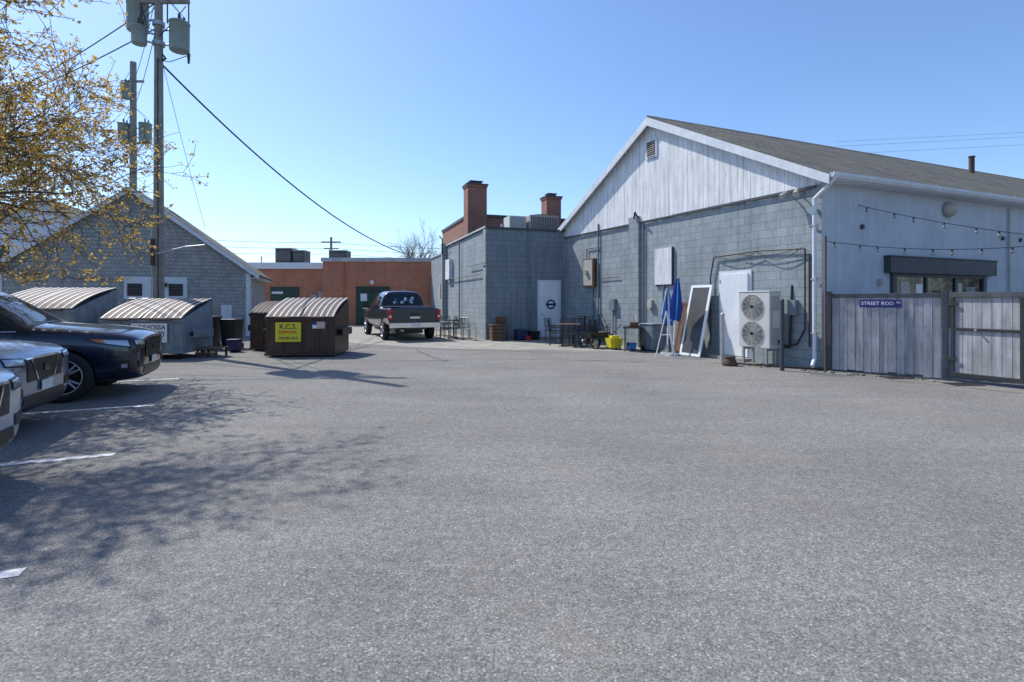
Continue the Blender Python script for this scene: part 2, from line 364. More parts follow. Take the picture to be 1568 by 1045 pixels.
# ------------------------------------------------------------ mid flat building
rm=ang(.946,.324)
fb=grp('flat_roof_block_building',-.99,20.3,rm)
b=MB()
b.box(0,9,0,7.6,0,4.34,'blockshade'); b.box(.1,8.9,7.6,12.6,0,4.1,'blockshade')
b.box(-.06,0,-.06,.3,0,4.34,'block'); b.add([(-.002,.3,0),(-.002,7.6,0),(-.002,7.6,4.34),(-.002,.3,4.34)],[(0,1,2,3)],'block'); b.add([(.098,7.75,0),(.098,12.6,0),(.098,12.6,4.1),(.098,7.75,4.1)],[(0,1,2,3)],'block')  # sunlit left faces take the lighter copy of the block material
b.obj('walls',fb)
b=MB(); b.box(-.06,9,-.07,7.65,4.343,4.41,'copdk'); b.box(.04,8.9,7.652,12.65,4.1,4.18,'coping'); b.box(-.085,-.061,-.07,7.65,4.36,4.43,'coping'); b.obj('roof_coping',fb)
b=MB(); b.box(2.12,3.14,-.04,-.001,0,2.36,'white'); b.box(2.2,3.06,-.075,-.041,.03,2.28,'door')
b.cyl((2.68,-.0755,1.38),(2.68,-.08,1.38),.2,.2,'navyink',24); b.cyl((2.68,-.0805,1.38),(2.68,-.083,1.38),.13,.13,'signw',24)
b.box(2.45,2.9,-.0845,-.083,1.33,1.42,'navyink'); b.cyl((2.3,-.075,1.0),(2.3,-.13,1.0),.03,.03,'galv'); b.box(2.0,3.3,-.6,-.001,.005,.08,'concrete'); b.obj('steel_door',fb,bevel=.004)
b=MB()
b.path([(1.75,-.05,.1),(1.75,-.05,4.3)],.035,'pipegrey',8); b.path([(.0,-.12,3.0),(-.12,-.12,3.0),(-.12,2.5,3.0)],.02,'pipegrey')
b.path([(-.1,.5,2.6),(-.1,7.5,2.6)],.02,'pipegrey'); b.path([(-.1,4.2,.3),(-.1,4.2,4.2)],.03,'pipegrey')
b.box(-.2,-.01,6.0,6.9,2.6,3.6,'board'); b.box(-.18,-.01,8.4,9.0,1.6,2.4,'tan'); b.box(-.25,-.01,7.45,7.75,0,4.5,'block')
b.path([(-.3,7.2,3.9),(-.3,7.2,4.7),(-.45,7.2,4.85)],.03,'dark')
b.obj('pipes_and_panels',fb)
ac=MB()
ac.box(1.35,2.1,1.2,2.0,4.55,5.1,'beige'); ac.box(1.35,2.1,1.2,2.0,4.42,4.549,'dark'); ac.box(2.2,3.5,1.0,1.9,4.5,5.15,'tan')
for k in range(16): ac.box(2.25+k*.078,2.27+k*.078,.97,.999,4.56,5.08,'dark')
for k in range(9): ac.box(1.39+k*.076,1.41+k*.076,1.17,1.199,4.62,5.05,'galv')
ac.cyl((2.8,1.45,5.15),(2.8,1.45,5.21),.35,.35,'dark',18)
ac.cyl((1.1,1.4,4.4),(1.1,1.4,4.75),.08,.08,'galv')
ac.obj('rooftop_aircon_units',fb,bevel=.01)

# ------------------------------------------------------------ brick building w chimneys
bb=grp('red_brick_building',-2.15,26,rm)
b=MB(); b.box(0,14,0,6.6,0,5.72,'brick'); b.obj('walls',bb)
b=MB(); b.box(-.06,14,-.06,6.66,5.723,5.86,'copdk'); b.obj('coping',bb)
for nm,x0,y0,w,h in (('chimney',-.08,-.12,.98,7.2),('chimney_rear',4.15,-.1,.82,6.85)):
    b=MB(); b.box(x0,x0+w,y0,y0+w*.9,3,h,'brick'); b.box(x0-.04,x0+w+.04,y0-.04,y0+w*.9+.04,h,h+.1,'brick')
    b.box(x0-.07,x0+w+.07,y0-.07,y0+w*.9+.07,h+.1,h+.16,'copdk'); b.box(x0+.2,x0+w-.2,y0+.2,y0+w*.9-.2,h+.16,h+.3,'copdk')
    b.box(x0+.15,x0+w-.15,y0+.15,y0+w*.9-.15,h+.3,h+.34,'rock')
    b.obj(nm,bb)

# ------------------------------------------------------------ orange brick building
ob=grp('orange_brick_building',-11.8,32.6,ang(1,.03))
b=MB(); b.box(0,18,0,12,0,3.95,'obrick'); b.box(-9,-.01,.9,12,0,3.75,'obrick'); b.obj('walls',ob)
b=MB(); b.box(-.1,18,-.1,12.1,3.953,4.2,'coping'); b.box(-9,-.102,.75,12.1,3.55,3.95,'signw'); b.obj('fascia',ob)
b=MB()
b.box(2.05,4.15,-.04,-.001,0,2.4,'green'); b.box(2.15,3.05,-.07,-.041,.05,2.3,'green'); b.box(3.13,4.05,-.07,-.041,.05,2.3,'green')
b.box(2.35,2.75,-.08,-.071,1.5,1.95,'signw'); b.box(2.5,2.8,-.08,-.071,1.0,1.35,'signw'); b.box(2.3,3.9,-.08,-.071,2.05,2.2,'dark')
b.box(-3.6,-1.8,.85,.899,0,2.4,'green'); b.box(-3.5,-2.8,.82,.849,1.95,2.1,'signw')
b.box(-.5,-.1,.6,.899,1.3,2.1,'tan'); b.box(-1.0,-.6,.7,.899,1.5,1.9,'galv')
b.path([(-.3,.8,2.1),(-.3,.8,3.5)],.03,'galv'); b.path([(1.3,-.05,0),(1.3,-.05,3.9)],.03,'obrick')
b.box(.4,.8,-.2,-.001,1.2,1.7,'tan'); b.box(4.9,5.2,-.15,-.001,1.9,2.2,'tan')
b.cyl((3.1,-.05,2.75),(3.1,-.3,2.65),.09,.13,'signw',10)
b.obj('doors_and_fittings',ob)
b=MB()
for x,w,h in ((-4.6,1.1,1.05),(-3.4,.8,.9),(-.9,1.2,.9),(2.5,.5,.3)):
    b.box(x,x+w,4,5.2,4.0,4.1+h,'dark'); b.box(x+.05,x+w-.05,3.96,3.999,4.3,4.0+h-.05,'screen'); b.box(x-.03,x+w+.03,3.97,5.23,4.101+h,4.16+h,'galv')
for x in (-.5,4.3,5.2,-6): b.cyl((x,5,3.9),(x,5,4.7),.05,.05,'galv')
b.obj('rooftop_units',ob)

# ------------------------------------------------------------ left shingled building
lw=8.55; ld=Vector((.94,.34)).normalized()
lb=grp('shingled_gable_building',-11.28-lw*ld.x,22.5-lw*ld.y,ang(ld.x,ld.y))
D=6.0; ez=2.82; pk=6.0; m2=lw/2; s2=(pk-ez)/m2
b=MB(); b.prism([(0,0),(lw,0),(lw,ez),(m2,pk),(0,ez)],'y',0,D,'shingle'); b.obj('walls',lb)
b=MB(); o2=.35
for sg in(0,1):
    fx=(lambda q:q) if sg==0 else (lambda q:lw-q)
    b.prism([(fx(-o2),ez-s2*o2),(fx(m2 if sg==0 else m2-.001),pk),(fx(m2 if sg==0 else m2-.001),pk+.1),(fx(-o2),ez-s2*o2+.1)],'y',-.25,D+.25,'roof',swap=True)
b.obj('roof',lb)
b=MB()
for sg in(0,1):
    fx=(lambda q:q) if sg==0 else (lambda q:lw-q)
    b.prism([(fx(-o2-.02),ez-s2*o2-.12),(fx(m2),pk-.13),(fx(m2),pk+.07),(fx(-o2-.02),ez-s2*o2+.07)],'y',-.285-.001*sg,-.253,'white')
    b.box(min(fx(-.03),fx(.16)),max(fx(-.03),fx(.16)),-.03,-.001,0,ez-.1,'white')
    b.box(min(fx(-o2),fx(-.01)),max(fx(-o2),fx(-.01)),-.24,D,ez-.31,ez-.29,'white')
    b.box(min(fx(-.031),fx(-.001)),max(fx(-.031),fx(-.001)),-.03,.14,0,ez-.31,'white')
b.obj('white_trim',lb)
b=MB()
b.box(4.0,6.2,-.03,-.001,1.6,2.5,'white')
for x0,x1 in ((4.12,4.62),(5.55,6.05)):
    b.box(x0,x1,-.05,-.031,1.72,2.22,'black')
    for k in range(4): b.box(x0,x1,-.06,-.051,1.76+k*.12,1.79+k*.12,'screen')
b.box(5.1,5.5,-.2,-.031,2.1,2.25,'rock')
b.box(7.45,7.85,-.03,-.001,.25,1.35,'white'); b.cyl((4.15,-.05,5.2),(4.15,-.3,5.15),.06,.12,'tan')
b.obj('windows_and_vents',lb)
b=MB()
for k in range(3): 
    x=-12.9+k*.42
    b.path([(x,17.5,0),(x,17.5,1.45),(x+.08,17.5,1.6),(x+.3,17.5,1.6),(x+.38,17.5,1.45),(x+.38,17.5,0)],.022,'galv')
b.obj('bike_rack')

fh=grp('far_house',-39,38,ang(.95,.3))
b=MB(); b.prism([(0,0),(7.5,0),(7.5,6.2),(3.75,9.2),(0,6.2)],'y',0,9,'white'); b.box(-12,-.01,1,8,0,7,'white'); b.obj('walls',fh)
b=MB()
b.prism([(-.4,5.9),(3.75,9.22),(3.75,9.4),(-.4,6.08)],'y',-.3,9.3,'roof',swap=True); b.prism([(7.9,5.9),(3.751,9.22),(3.751,9.4),(7.9,6.08)],'y',-.3,9.3,'roof',swap=True)
b.prism([(.8,7),(4.5,9.4),(8.2,7)],'x',-12.3,-.3,'roof'); b.obj('roof',fh)
b=MB()
for x in(1,3.2,5.4):
    for z in(1.2,4.2): b.box(x-.1,x+1.1,-.05,-.001,z-.1,z+1.5,'signw'); b.box(x,x+1,-.07,-.051,z,z+1.4,'glass')
b.obj('windows',fh)
nh=grp('reflection_house',30,-6,ang(.1,1))  # unseen house, added to give the side window something to reflect
b=MB(); b.prism([(0,0),(8,0),(8,5),(4,8),(0,5)],'x',0,14,'shingle'); b.obj('walls',nh)
b=MB(); b.prism([(-.4,4.8),(4,8.05),(4,8.2),(-.4,4.95)],'x',-.3,14.3,'roof'); b.prism([(8.4,4.8),(4.001,8.05),(4.001,8.2),(8.4,4.95)],'x',-.3,14.3,'roof'); b.obj('roof',nh)
b=MB()
for x in(1,3.6,6.2,8.8,11.4):
    for z in(.9,3.2): b.box(x-.08,x+1.08,8.001,8.05,z-.08,z+1.38,'signw'); b.box(x,x+1,8.051,8.06,z,z+1.3,'glass')
b.obj('windows',nh)

# ------------------------------------------------------------ fence
fp=[(6.95,11.45),(8.36,10.08),(8.93,8.95),(9.9,7.0)]
fn=grp('board_fence',fp[0][0],fp[0][1])
random.seed(8)
for i in (0,2):
    p,q=Vector(fp[i]),Vector(fp[i+1]); L=(q-p).length; d=(q-p)/L
    T=Matrix.Translation((p.x-fp[0][0],p.y-fp[0][1],0))@Matrix.Rotation(ang(d.x,d.y),4,'Z')
    b=MB(T); x=.06
    while x<L-.1:
        w=min(.135+random.uniform(-.006,.006),L-.06-x); b.box(x,x+w,-.012+random.uniform(-.006,.006),.012,.05+random.uniform(-.015,.03),1.6,'fence'); x+=w+.009
    b.obj('boards',fn)
    b=MB(T); b.box(0,L,-.03,.05,1.6,1.69,'fencerail'); b.box(0,L,.013,.06,.35,.44,'fencerail'); b.box(0,L,.013,.06,1.2,1.29,'fencerail'); b.obj('rails',fn,bevel=.006)
    b=MB(T)
    for xx in (-.05,L-.05): b.box(xx,xx+.1,-.05,.05,0,1.74,'fencerail')
    b.obj('posts',fn,bevel=.008)
p,q=Vector(fp[1]),Vector(fp[2]); L=(q-p).length; d=(q-p)/L
gt=grp('fence_gate',p.x,p.y,ang(d.x,d.y))
b=MB(); x=.14
while x<L-.15:
    w=min(.135,L-.12-x); b.box(x,x+w,-.01,.012+random.uniform(0,.004),.12,1.6,'fence'); x+=w+.009
b.obj('boards',gt)
b=MB(); b.box(.1,L-.1,-.05,.05,1.602,1.7,'fencerail'); b.box(.1,L-.1,-.045,-.011,.98,1.03,'dark'); b.box(.1,L-.1,-.045,-.011,.1,.18,'dark')
b.box(.1,.16,-.047,-.012,.18,1.6,'dark'); b.box(L-.16,L-.1,-.047,-.012,.1,1.6,'dark'); b.obj('frame',gt,bevel=.005)
b=MB()
for z in(.4,1.45): b.box(.03,.2,-.06,-.048,z,z+.06,'dark')
b.cyl((.5,-.09,1.0),(.5,-.05,1.0),.02,.02,'galv'); b.obj('hinges',gt)
d=(Vector(fp[1])-Vector(fp[0])).normalized(); sp=Vector(fp[0])+d*.93
sg=grp('street_name_sign',sp.x,sp.y,ang(d.x,d.y),1.47)
b=MB(); b.box(-.36,.36,-.03,-.022,-.07,.09,'signb'); b.obj('panel',sg,bevel=.003)
text('STREET ROD',.098,'signw',sg,(-.05,-.033,.01),(math.pi/2,0,0),'lettering'); text('BLV',.045,'signw',sg,(.31,-.033,.03),(math.pi/2,0,0),'lettering_small')
b=MB()
for x0,y0 in ((8.0,9.4),(7.4,10.2)):
    for k in range(14): b.box(x0+k*.04,x0+k*.04+.02,y0,y0+.35,.006,.016,'dark')
b.obj('drain_grate')

def sag(p,q,s,n=24): 
    p=Vector(p);q=Vector(q); return [p.lerp(q,k/n)-Vector((0,0,s*4*(k/n)*(1-k/n))) for k in range(n+1)]
sl_=grp('string_lights',6.9,11.5)
off=Vector((6.9,11.5,0))
b=MB()
for p,q,s,nb in (((7.98,12.05,3.74),(11.0,9.3,2.55),.12,9),((6.82,11.35,2.83),(10.3,9.9,2.62),.14,9)):
    pts=[v-off for v in sag(p,q,s)]; b.path(pts,.007,'wire',5)
    for k in range(nb):
        i=int((k+.6)/nb*24); c=pts[i]; b.cyl(c,c-Vector((0,0,.05)),.017,.017,'black',8)
        b.lathe([(.015,0),(.03,-.03),(.028,-.06),(.0,-.075)],Matrix.Translation(c-Vector((0,0,.05))),'bulb',10)
b.obj('wire_and_bulbs',sl_)
b=MB(); b.cyl((6.8-off.x,11.33-off.y,0),(6.8-off.x,11.33-off.y,2.95),.022,.022,'wood',8); b.obj('post',sl_)

# ------------------------------------------------------------ mini split aircon
def wl(t_,o): return C+g*t_+Vector((-.901,-.433,0))*o
P0=wl(.86,.2)
au=grp('outdoor_aircon_unit',P0.x,P0.y,ang(g.x,g.y)+.04)
b=MB(); b.box(0,.84,0,.40,.42,1.74,'beige')
b.box(-.012,.852,-.01,.412,1.74,1.77,'beige'); b.obj('casing',au,bevel=.012)
b=MB()
for cz in(.75,1.39):
    T=Matrix.Translation((.46,.405,cz))@Matrix.Rotation(-math.pi/2,4,'X')
    b.lathe([(0,0),(.29,.0)],T,'black',28)
    for r in [.05+.034*i for i in range(8)]:
        b.lathe([(r,.012),(r+.006,.018),(r+.012,.012)],T,'beige',28)
    for k in range(12):
        a=k*math.pi/6; b.cyl((.46+.05*math.cos(a),.416,cz+.05*math.sin(a)),(.46+.29*math.cos(a),.416,cz+.29*math.sin(a)),.004,.004,'beige',4)
b.box(-.003,-.001,.05,.35,.5,1.65,'tan')
b.obj('fan_grilles',au)
b=MB()
for x in(.08,.7):
    b.box(x,x+.05,0,.4,.36,.42,'galv'); b.box(x,x+.05,.35,.4,0,.36,'galv'); b.box(x,x+.05,0,.05,0,.36,'galv')
b.path([(-.02,.1,.6),(-.12,.1,.5),(-.15,-.1,.45),(-.15,-.2,1.9)],.03,'black'); b.box(-.03,-.004,.06,.3,.9,1.3,'beige')
b.obj('stand',au)
b=MB(); b.cyl((0,0,0),(0,0,1.55),.045,.045,'slate',12); b.lathe([(.045,1.55),(.03,1.58),(0,1.59)],Matrix.Identity(4),'slate',12); o=b.obj('bollard'); o.location=(5.92,11.45,0)
b=MB(); b.cyl((0,0,0),(0,0,1.2),.05,.05,'galv',12); b.lathe([(.05,1.2),(.03,1.23),(0,1.24)],Matrix.Identity(4),'galv',12); o=b.obj('bollard.001'); o.location=(5.3,13.15,0)
b=MB(); b.lathe([(.0,.0),(.17,0),(.18,.06),(.14,.13),(.12,.2),(.14,.22),(0,.22)],Matrix.Identity(4),'rock',9); o=b.obj('cast_iron_stump'); o.location=(5.15,12.35,0)
b=MB(); b.path([(5.35,12.6,.04),(5.7,12.2,.04),(6.2,11.9,.04),(6.6,11.6,.04),(6.9,11.4,.05)],.025,'black'); b.obj('ground_hose')
b=MB(); random.seed(2)
for k in range(60):
    s_=random.uniform(0,1); q=Vector((5.2,12.7)).lerp(Vector((6.75,11.2)),s_*2) if s_<.5 else Vector((6.75,11.2)).lerp(Vector((8.2,9.9)),s_*2-1); r=random.uniform(.012,.04)
    b.lathe([(0,-r*.3),(r,0),(r*.7,r*.5),(0,r*.6)],Matrix.Translation((q.x+random.uniform(-.12,.08),q.y-.05+random.uniform(-.1,.1),.01))@Matrix.Rotation(k,4,'Z'),'rock' if k%3 else 'concrete',5)
b.obj('leaf_litter_debris')

# ------------------------------------------------------------ pole furniture
def pole(name,x,y,H,r0,r1,items,z0=0):
    p=grp(name,x,y); b=MB(); b.cyl((0,0,0),(0,0,H),r0,r1,'pole',18); b.obj('shaft',p)
    for k,(dx,dy,z,h,r) in enumerate(items):
        b=MB(); T=Matrix.Translation((dx,dy,z))
        b.lathe([(0,0),(r*.92,0),(r,.03),(r,h*.93),(r*1.06,h*.93),(r*1.06,h*.97),(r*.9,h),(0,h+.05)],T,'trans',22)
        for zz in (.25,.75): b.cyl((0,0,z+h*zz),(dx*.7,dy*.7,z+h*zz),.03,.03,'galv',6)
        for a in (-.35,.35):
            q=Vector((dx+r*.5*math.cos(a*3),dy+r*.5*math.sin(a*3),z+h))
            b.lathe([(.03,0),(.05,.03),(.03,.06),(.05,.09),(.03,.12),(.045,.15),(.02,.2),(0,.21)],Matrix.Translation(q),'rock',8)
            b.path([q+Vector((0,0,.2)),q+Vector((-dx*.5,-dy*.5,.6)),(0,0,z+h+.9)],.01,'wire',4)
        b.obj('transformer_%d'%(k+1),p)
    return p
up=pole('utility_pole',-10.82,16,13.2,.16,.10,[(-.75,.15,9.85,1.2,.29),(-.40,-.28,9.25,.55,.2),(.70,-.1,9.12,.9,.27)])
b=MB()
b.box(-.95,.95,-.08,.02,10.62,10.72,'pole'); b.box(-.8,.9,.2,.3,11.6,11.7,'pole')
b.path([(-.13,-.13,0),(-.13,-.13,4)],.018,'galv'); b.path([(.08,-.14,0),(.05,-.12,8.9)],.014,'wire')
b.path([(.0,-.16,2.95),(1.0,-.3,3.15),(1.62,-.35,3.2)],.025,'galv')
for z in(9.4,10.0): b.cyl((0,0,z-.06),(0,0,z+.06),.17,.17,'galv',16)
for x in(.95,.3,-.5): 
    b.cyl((x,-.05,10.0),(x,-.05,10.6),.02,.02,'rock',6); b.lathe([(.03,0),(.06,.03),(.03,.06),(.06,.1),(.03,.14),(0,.16)],Matrix.Translation((x,-.05,10.72)),'rock',8)
b.cyl((.98,-.1,9.05),(.98,-.1,8.75),.05,.03,'rock',8)
b.path([(.9,-.1,10.5),(.7,-.1,10.25),(.8,-.1,10.05)],.012,'wire',4); b.path([(-.5,-.05,10.6),(-.3,-.1,9.9),(.1,-.1,9.6),(.6,-.1,10.1)],.012,'wire',4); b.path([(.98,-.1,9.0),(.4,-.1,8.8),(.05,-.1,8.85)],.012,'wire',4)
b.box(-.10,-.02,-.22,-.15,2.6,3.4,'rock')
b.obj('crossarms_and_hardware',up)
up2=pole('utility_pole',-20.3,28,14.3,.2,.15,[(-.42,-.1,10.0,1.0,.28),(.72,-.1,10.0,1.0,.30),(-.1,-.4,12.2,.8,.24)])
b=MB(); b.box(-.6,1.0,-.1,0,9.9,10.0,'pole'); b.box(-.6,.6,-.1,0,13.2,13.3,'pole'); b.obj('crossarm',up2)
up3=grp('utility_pole',-22.5,65); b=MB(); b.cyl((0,0,0),(0,0,9.4),.2,.15,'pole',8); b.box(-1.2,1.2,-.1,.1,8.7,8.85,'pole'); b.box(-.9,.9,-.1,.1,7.9,8.03,'pole'); b.obj('shaft',up3)
b=MB()
b.path(sag((-10.8,16,8.85),(-6.35,31,4.3),.85,30),.028,'wire',6)
b.path([(-10.8,16,8.85),(-10.6,16.0,8.95),(-10.9,16,9.3)],.03,'wire',6)
b.obj('service_cable')
b=MB()
b.path(sag((-10.7,16,8.8),(-13.5,23,4.7),.1,12),.009,'wirelt',4)
for q,s in (((-30,14,12.6),.6),((-30,12,11.0),.8),((-20.3,28,13.3),.4),((-28,9,13.0),.9)):
    b.path(sag((-10.85,16,11.2),q,s,20),.014,'wire',4)
b.path(sag((-10.85,16,10.1),(-20.3,28,11.8),.3,16),.014,'wire',4)
for q,z0,s in (((-42,34,12.5),10.7,1.2),((-34,20,14.5),11.6,.8),((-40,30,10.5),9.9,1.0)): b.path(sag((-10.85,16,z0),q,s,24),.018,'wire',4)
for z in (8.7,8.0,7.3): b.path(sag((-22.5,65,z),(30,70,z+.5),1.0,20),.025,'wire',4); b.path(sag((-22.5,65,z),(-60,45,z+1.5),1.0,20),.025,'wire',4)
b.obj('overhead_wires')
b=MB()
for z in(15.5,16.2,16.6): b.path([(28,45,z-1.4),(60,48,z+1)],.013,'wirelt',4)
b.obj('overhead_wires_far')

# ------------------------------------------------------------ trees
def tree(name,base,d0,trunkL,r0,limbs,maxlev,Ls,seed,leafn,leafs,minz=2.0,matb='bark',lm='leaf',spread=(.5,1.0),p2=.3,lr=(.48,.68)):
    rd=random.Random(seed); tb=MB(); lf=MB()
    def rv(): 
        return Vector((rd.gauss(0,1),rd.gauss(0,1),rd.gauss(0,1))).normalized()
    def grow(p,d,r,L,lev):
        n=4 if lev<maxlev else 3
        for i in range(n):
            d=(d+rv()*.24+Vector((0,0,.05 if lev<2 else .0))).normalized()
            if p.z<minz and d.z<.1: d.z=.15; d.normalize()
            q=p+d*(L/n); ra=max(r*(1-.16*i),.005); rb=max(r*(1-.16*(i+1)),.0045)
            tb.cyl(p,q,ra,rb,matb,7 if lev<2 else (5 if lev<3 else 3),cap=False)
            p=q
            if lev<maxlev and (i>0 or lev>0):
                for _ in range(2 if rd.random()<p2 else 1):
                    ax=d.cross(rv()).normalized(); dd=Matrix.Rotation(rd.uniform(*spread),3,ax)@d
                    grow(p,dd,rb*rd.uniform(.55,.72),L*rd.uniform(*lr),lev+1)
            if lev>=maxlev and leafn and rd.random()<.72:
                cc=p+rv()*.03
                for _ in range(leafn):
                    c=cc+rv()*rd.uniform(.01,.09); s=leafs*rd.uniform(.5,1.3); a=rv()*s; b_=a.cross(rv()).normalized()*s*.6
                    lf.add([c-a*.5,c+b_*.5,c+a*.6,c-b_*.5],[(0,1,2,3)],lm)
    d0=Vector(d0).normalized(); base=Vector(base); G=grp(name,base.x,base.y)
    p=Vector((0,0,0)); n=5
    for i in range(n):
        d0=(d0+rv()*.06).normalized(); q=p+d0*(trunkL/n); tb.cyl(p,q,r0*(1.15-.08*i),r0*(1.07-.08*i),matb,12,cap=False); p=q
    for (dx,dy,dz,L) in limbs: grow(p-d0*rd.uniform(0,.6),Vector((dx,dy,dz)).normalized(),r0*.5,L*Ls,0)
    tb.obj('trunk_and_branches',G,recalc=False)
    if leafn: lf.obj('leaves',G,recalc=False)
    print('TREE',name,len(tb.f),len(lf.f))
tree('budding_tree',(-11.9,7.7,0),(.14,.05,1),2.7,.21,[(1,.1,.55,3.6),(1,-.15,.9,4.3),(.9,.2,1.0,4.2),(.9,-.4,.7,4.1),(.75,.6,.6,3.4),(1,.35,.36,3.4),(1,.0,.45,3.8),(.7,-.2,1.0,4.0),(1,.05,.75,4.4),(.8,.35,.9,4.0),(-.8,.3,.7,2.6),(-.3,-.9,.7,3.2)],4,.86,11,4,.066,p2=.26,lr=(.5,.72))
tree('bare_tree',(-9.4,52,0),(0,0,1),2.5,.25,[(.4,.1,1,3.6),(-.4,.1,1,3.4),(.1,-.4,1.2,4.0),(0,.4,1,3.2)],3,1.0,5,0,.1,matb='bare',spread=(.3,.7),p2=.75)
tree('bare_tree',(-7.2,60,0),(0,0,1),2.5,.25,[(.4,.1,1,3.6),(-.4,.1,1,3.2),(.1,-.4,1.2,3.4)],3,1.0,6,0,.1,matb='bare',spread=(.3,.7),p2=.75)
def treeline(name,n,xr,yr,seed):
    b=MB(); rd=random.Random(seed)
    for k in range(n):
        x=rd.uniform(*xr); y=rd.uniform(*yr); h=rd.uniform(5,8.5)
        for j in range(26):
            a=rd.uniform(0,6.28); q=Vector((x+rd.gauss(0,1.4),y+rd.gauss(0,1.0),h*rd.uniform(.3,.75))); 
            b.cyl(q,q+Vector((math.cos(a)*.7,math.sin(a)*.7,rd.uniform(.8,2.4))),.07,.02,'bare',3,cap=False)
        b.cyl((x,y,0),(x,y,h*.6),.2,.1,'bare',4,cap=False)
    b.obj(name,recalc=False)
treeline('distant_tree_line',150,(-75,60),(85,110),4)
treeline('distant_tree_line',90,(-60,60),(-60,-40),5)  # unseen trees behind the camera, added for reflections in the glass
treeline('distant_tree_line',60,(60,80),(-20,40),6)  # unseen trees off to the right, added for the window reflection

# ------------------------------------------------------------ dumpsters
def dumpster(name,x,y,rz,w,d,hf,hb,body,lid,rib,casters=True):
    G=grp(name,x,y,rz); z0=.16 if casters else .04
    b=MB()
    pr=[(0,z0),(d,z0),(d,hb),(d-.12,hb),(.0,hf)]
    b.prism(pr,'x',0,w,body)
    b.box(-.03,w+.03,-.035,-.002,hf-.09,hf,body); b.box(-.02,w+.02,-.03,-.002,z0,z0+.08,body)
    for k in range(1,4): b.box(w*k/4-.03,w*k/4+.03,-.025,-.001,z0+.08,hf-.09,body)
    for sx in(-.16,w+.002):
        b.box(sx,sx+.158,.25,d-.25,hf*.52+.16,hf*.52+.2,body); b.box(sx,sx+.158,.25,d-.25,hf*.52,hf*.52+.04,body)
        xo=sx if sx<0 else sx+.118; b.box(xo,xo+.04,.25,d-.25,hf*.52+.04,hf*.52+.16,body)
    b.obj('steel_body',G,bevel=.008)
    b=MB()
    L=math.hypot(d-.02,hb-hf)+.08; a=math.atan2(hb-hf,d-.12)
    for i in range(2):
        x0=i*w/2+.01; x1=(i+1)*w/2-.01
        ns=8; pts=[]
        for k in range(ns+1):
            u=k/ns; yy=-.05+u*(L)*math.cos(a); zz=hf+.02+u*L*math.sin(a)+.09*math.sin(math.pi*u**.8)*(1 if i else .8); pts.append((yy,zz))
        prof=pts+[(p[0],p[1]-.03) for p in reversed(pts)]
        b.prism(prof,'x',x0,x1,lid)
        nr=6
        for k in range(nr):
            xa=x0+.04+(x1-x0-.11)*k/(nr-1)
            pr=[(p[0],p[1]+.010) for p in pts[0:]]+[(p[0],p[1]+.001) for p in reversed(pts)]
            b.prism(pr,'x',xa,xa+.05,rib)
        b.box(x0+.25,x1-.25,-.11,-.055,hf-.04,hf+.0,lid)
    b.obj('lids',G,bevel=.003)
    b=MB(); b.cyl((0,d,hb+.03),(w,d,hb+.03),.02,.02,'galv',8)
    for xx in(.15,w-.2):
        for yy in(.15,d-.2):
            if casters: b.cyl((xx,yy,.08),(xx+.06,yy,.08),.08,.08,'black',12); b.box(xx-.02,xx+.08,yy-.05,yy+.05,.12,z0,'dark')
            else: b.box(xx,xx+.12,yy-.05,yy+.05,0,z0,'dark')
    b.obj('hinges_and_casters',G); return G
G=dumpster('dumpster',-6.68,14.15,ang(1,.06),1.85,1.5,1.08,1.54,'brownbin','lidb','lidw',False)
b=MB(); b.box(.28,.96,-.05,-.037,.42,.95,'yellow'); b.box(1.26,1.60,-.05,-.037,.78,.97,'signw')
for k in range(4): b.box(1.38,1.60,-.054,-.0505,.79+k*.05,.81+k*.05,'red')
b.box(1.26,1.38,-.0545,-.0505,.88,.97,'signb'); b.obj('stickers',G)
text('K.C.S.',.19,'navyink',G,(.62,-.052,.83),(math.pi/2,0,0),'label'); text('DISPOSAL',.11,'red',G,(.62,-.052,.68),(math.pi/2,0,0),'label_2'); text('508-585-4515',.09,'navyink',G,(.62,-.052,.52),(math.pi/2,0,0),'label_3')
dumpster('dumpster',-8.0,15.95,ang(1,.1),1.5,1.3,1.15,1.45,'brownbin','lidb','lidb',False)
G=dumpster('dumpster',-10.65,13.5,ang(1,.04),2.1,1.45,1.06,1.52,'bluebin','lidg','lidw')
b=MB(); b.box(.82,1.72,-.05,-.037,.45,.95,'signw'); b.obj('stickers',G)
text('CAVOSSA',.16,'navyink',G,(1.33,-.052,.84),(math.pi/2,0,0),'label'); text('563-5070',.2,'navyink',G,(1.27,-.052,.66),(math.pi/2,0,0),'label_2'); text('RUBBISH REMOVAL',.07,'red',G,(1.27,-.052,.52),(math.pi/2,0,0),'label_3')
b=MB(); b.add([(.85,-.0525,.78),(.90,-.0525,.92),(.95,-.0525,.78)],[(0,1,2)],'red'); b.obj('logo',G)
dumpster('dumpster',-13.4,13.2,ang(1,.02),2.3,1.5,1.32,1.82,'bluebin','lidg','lidw')

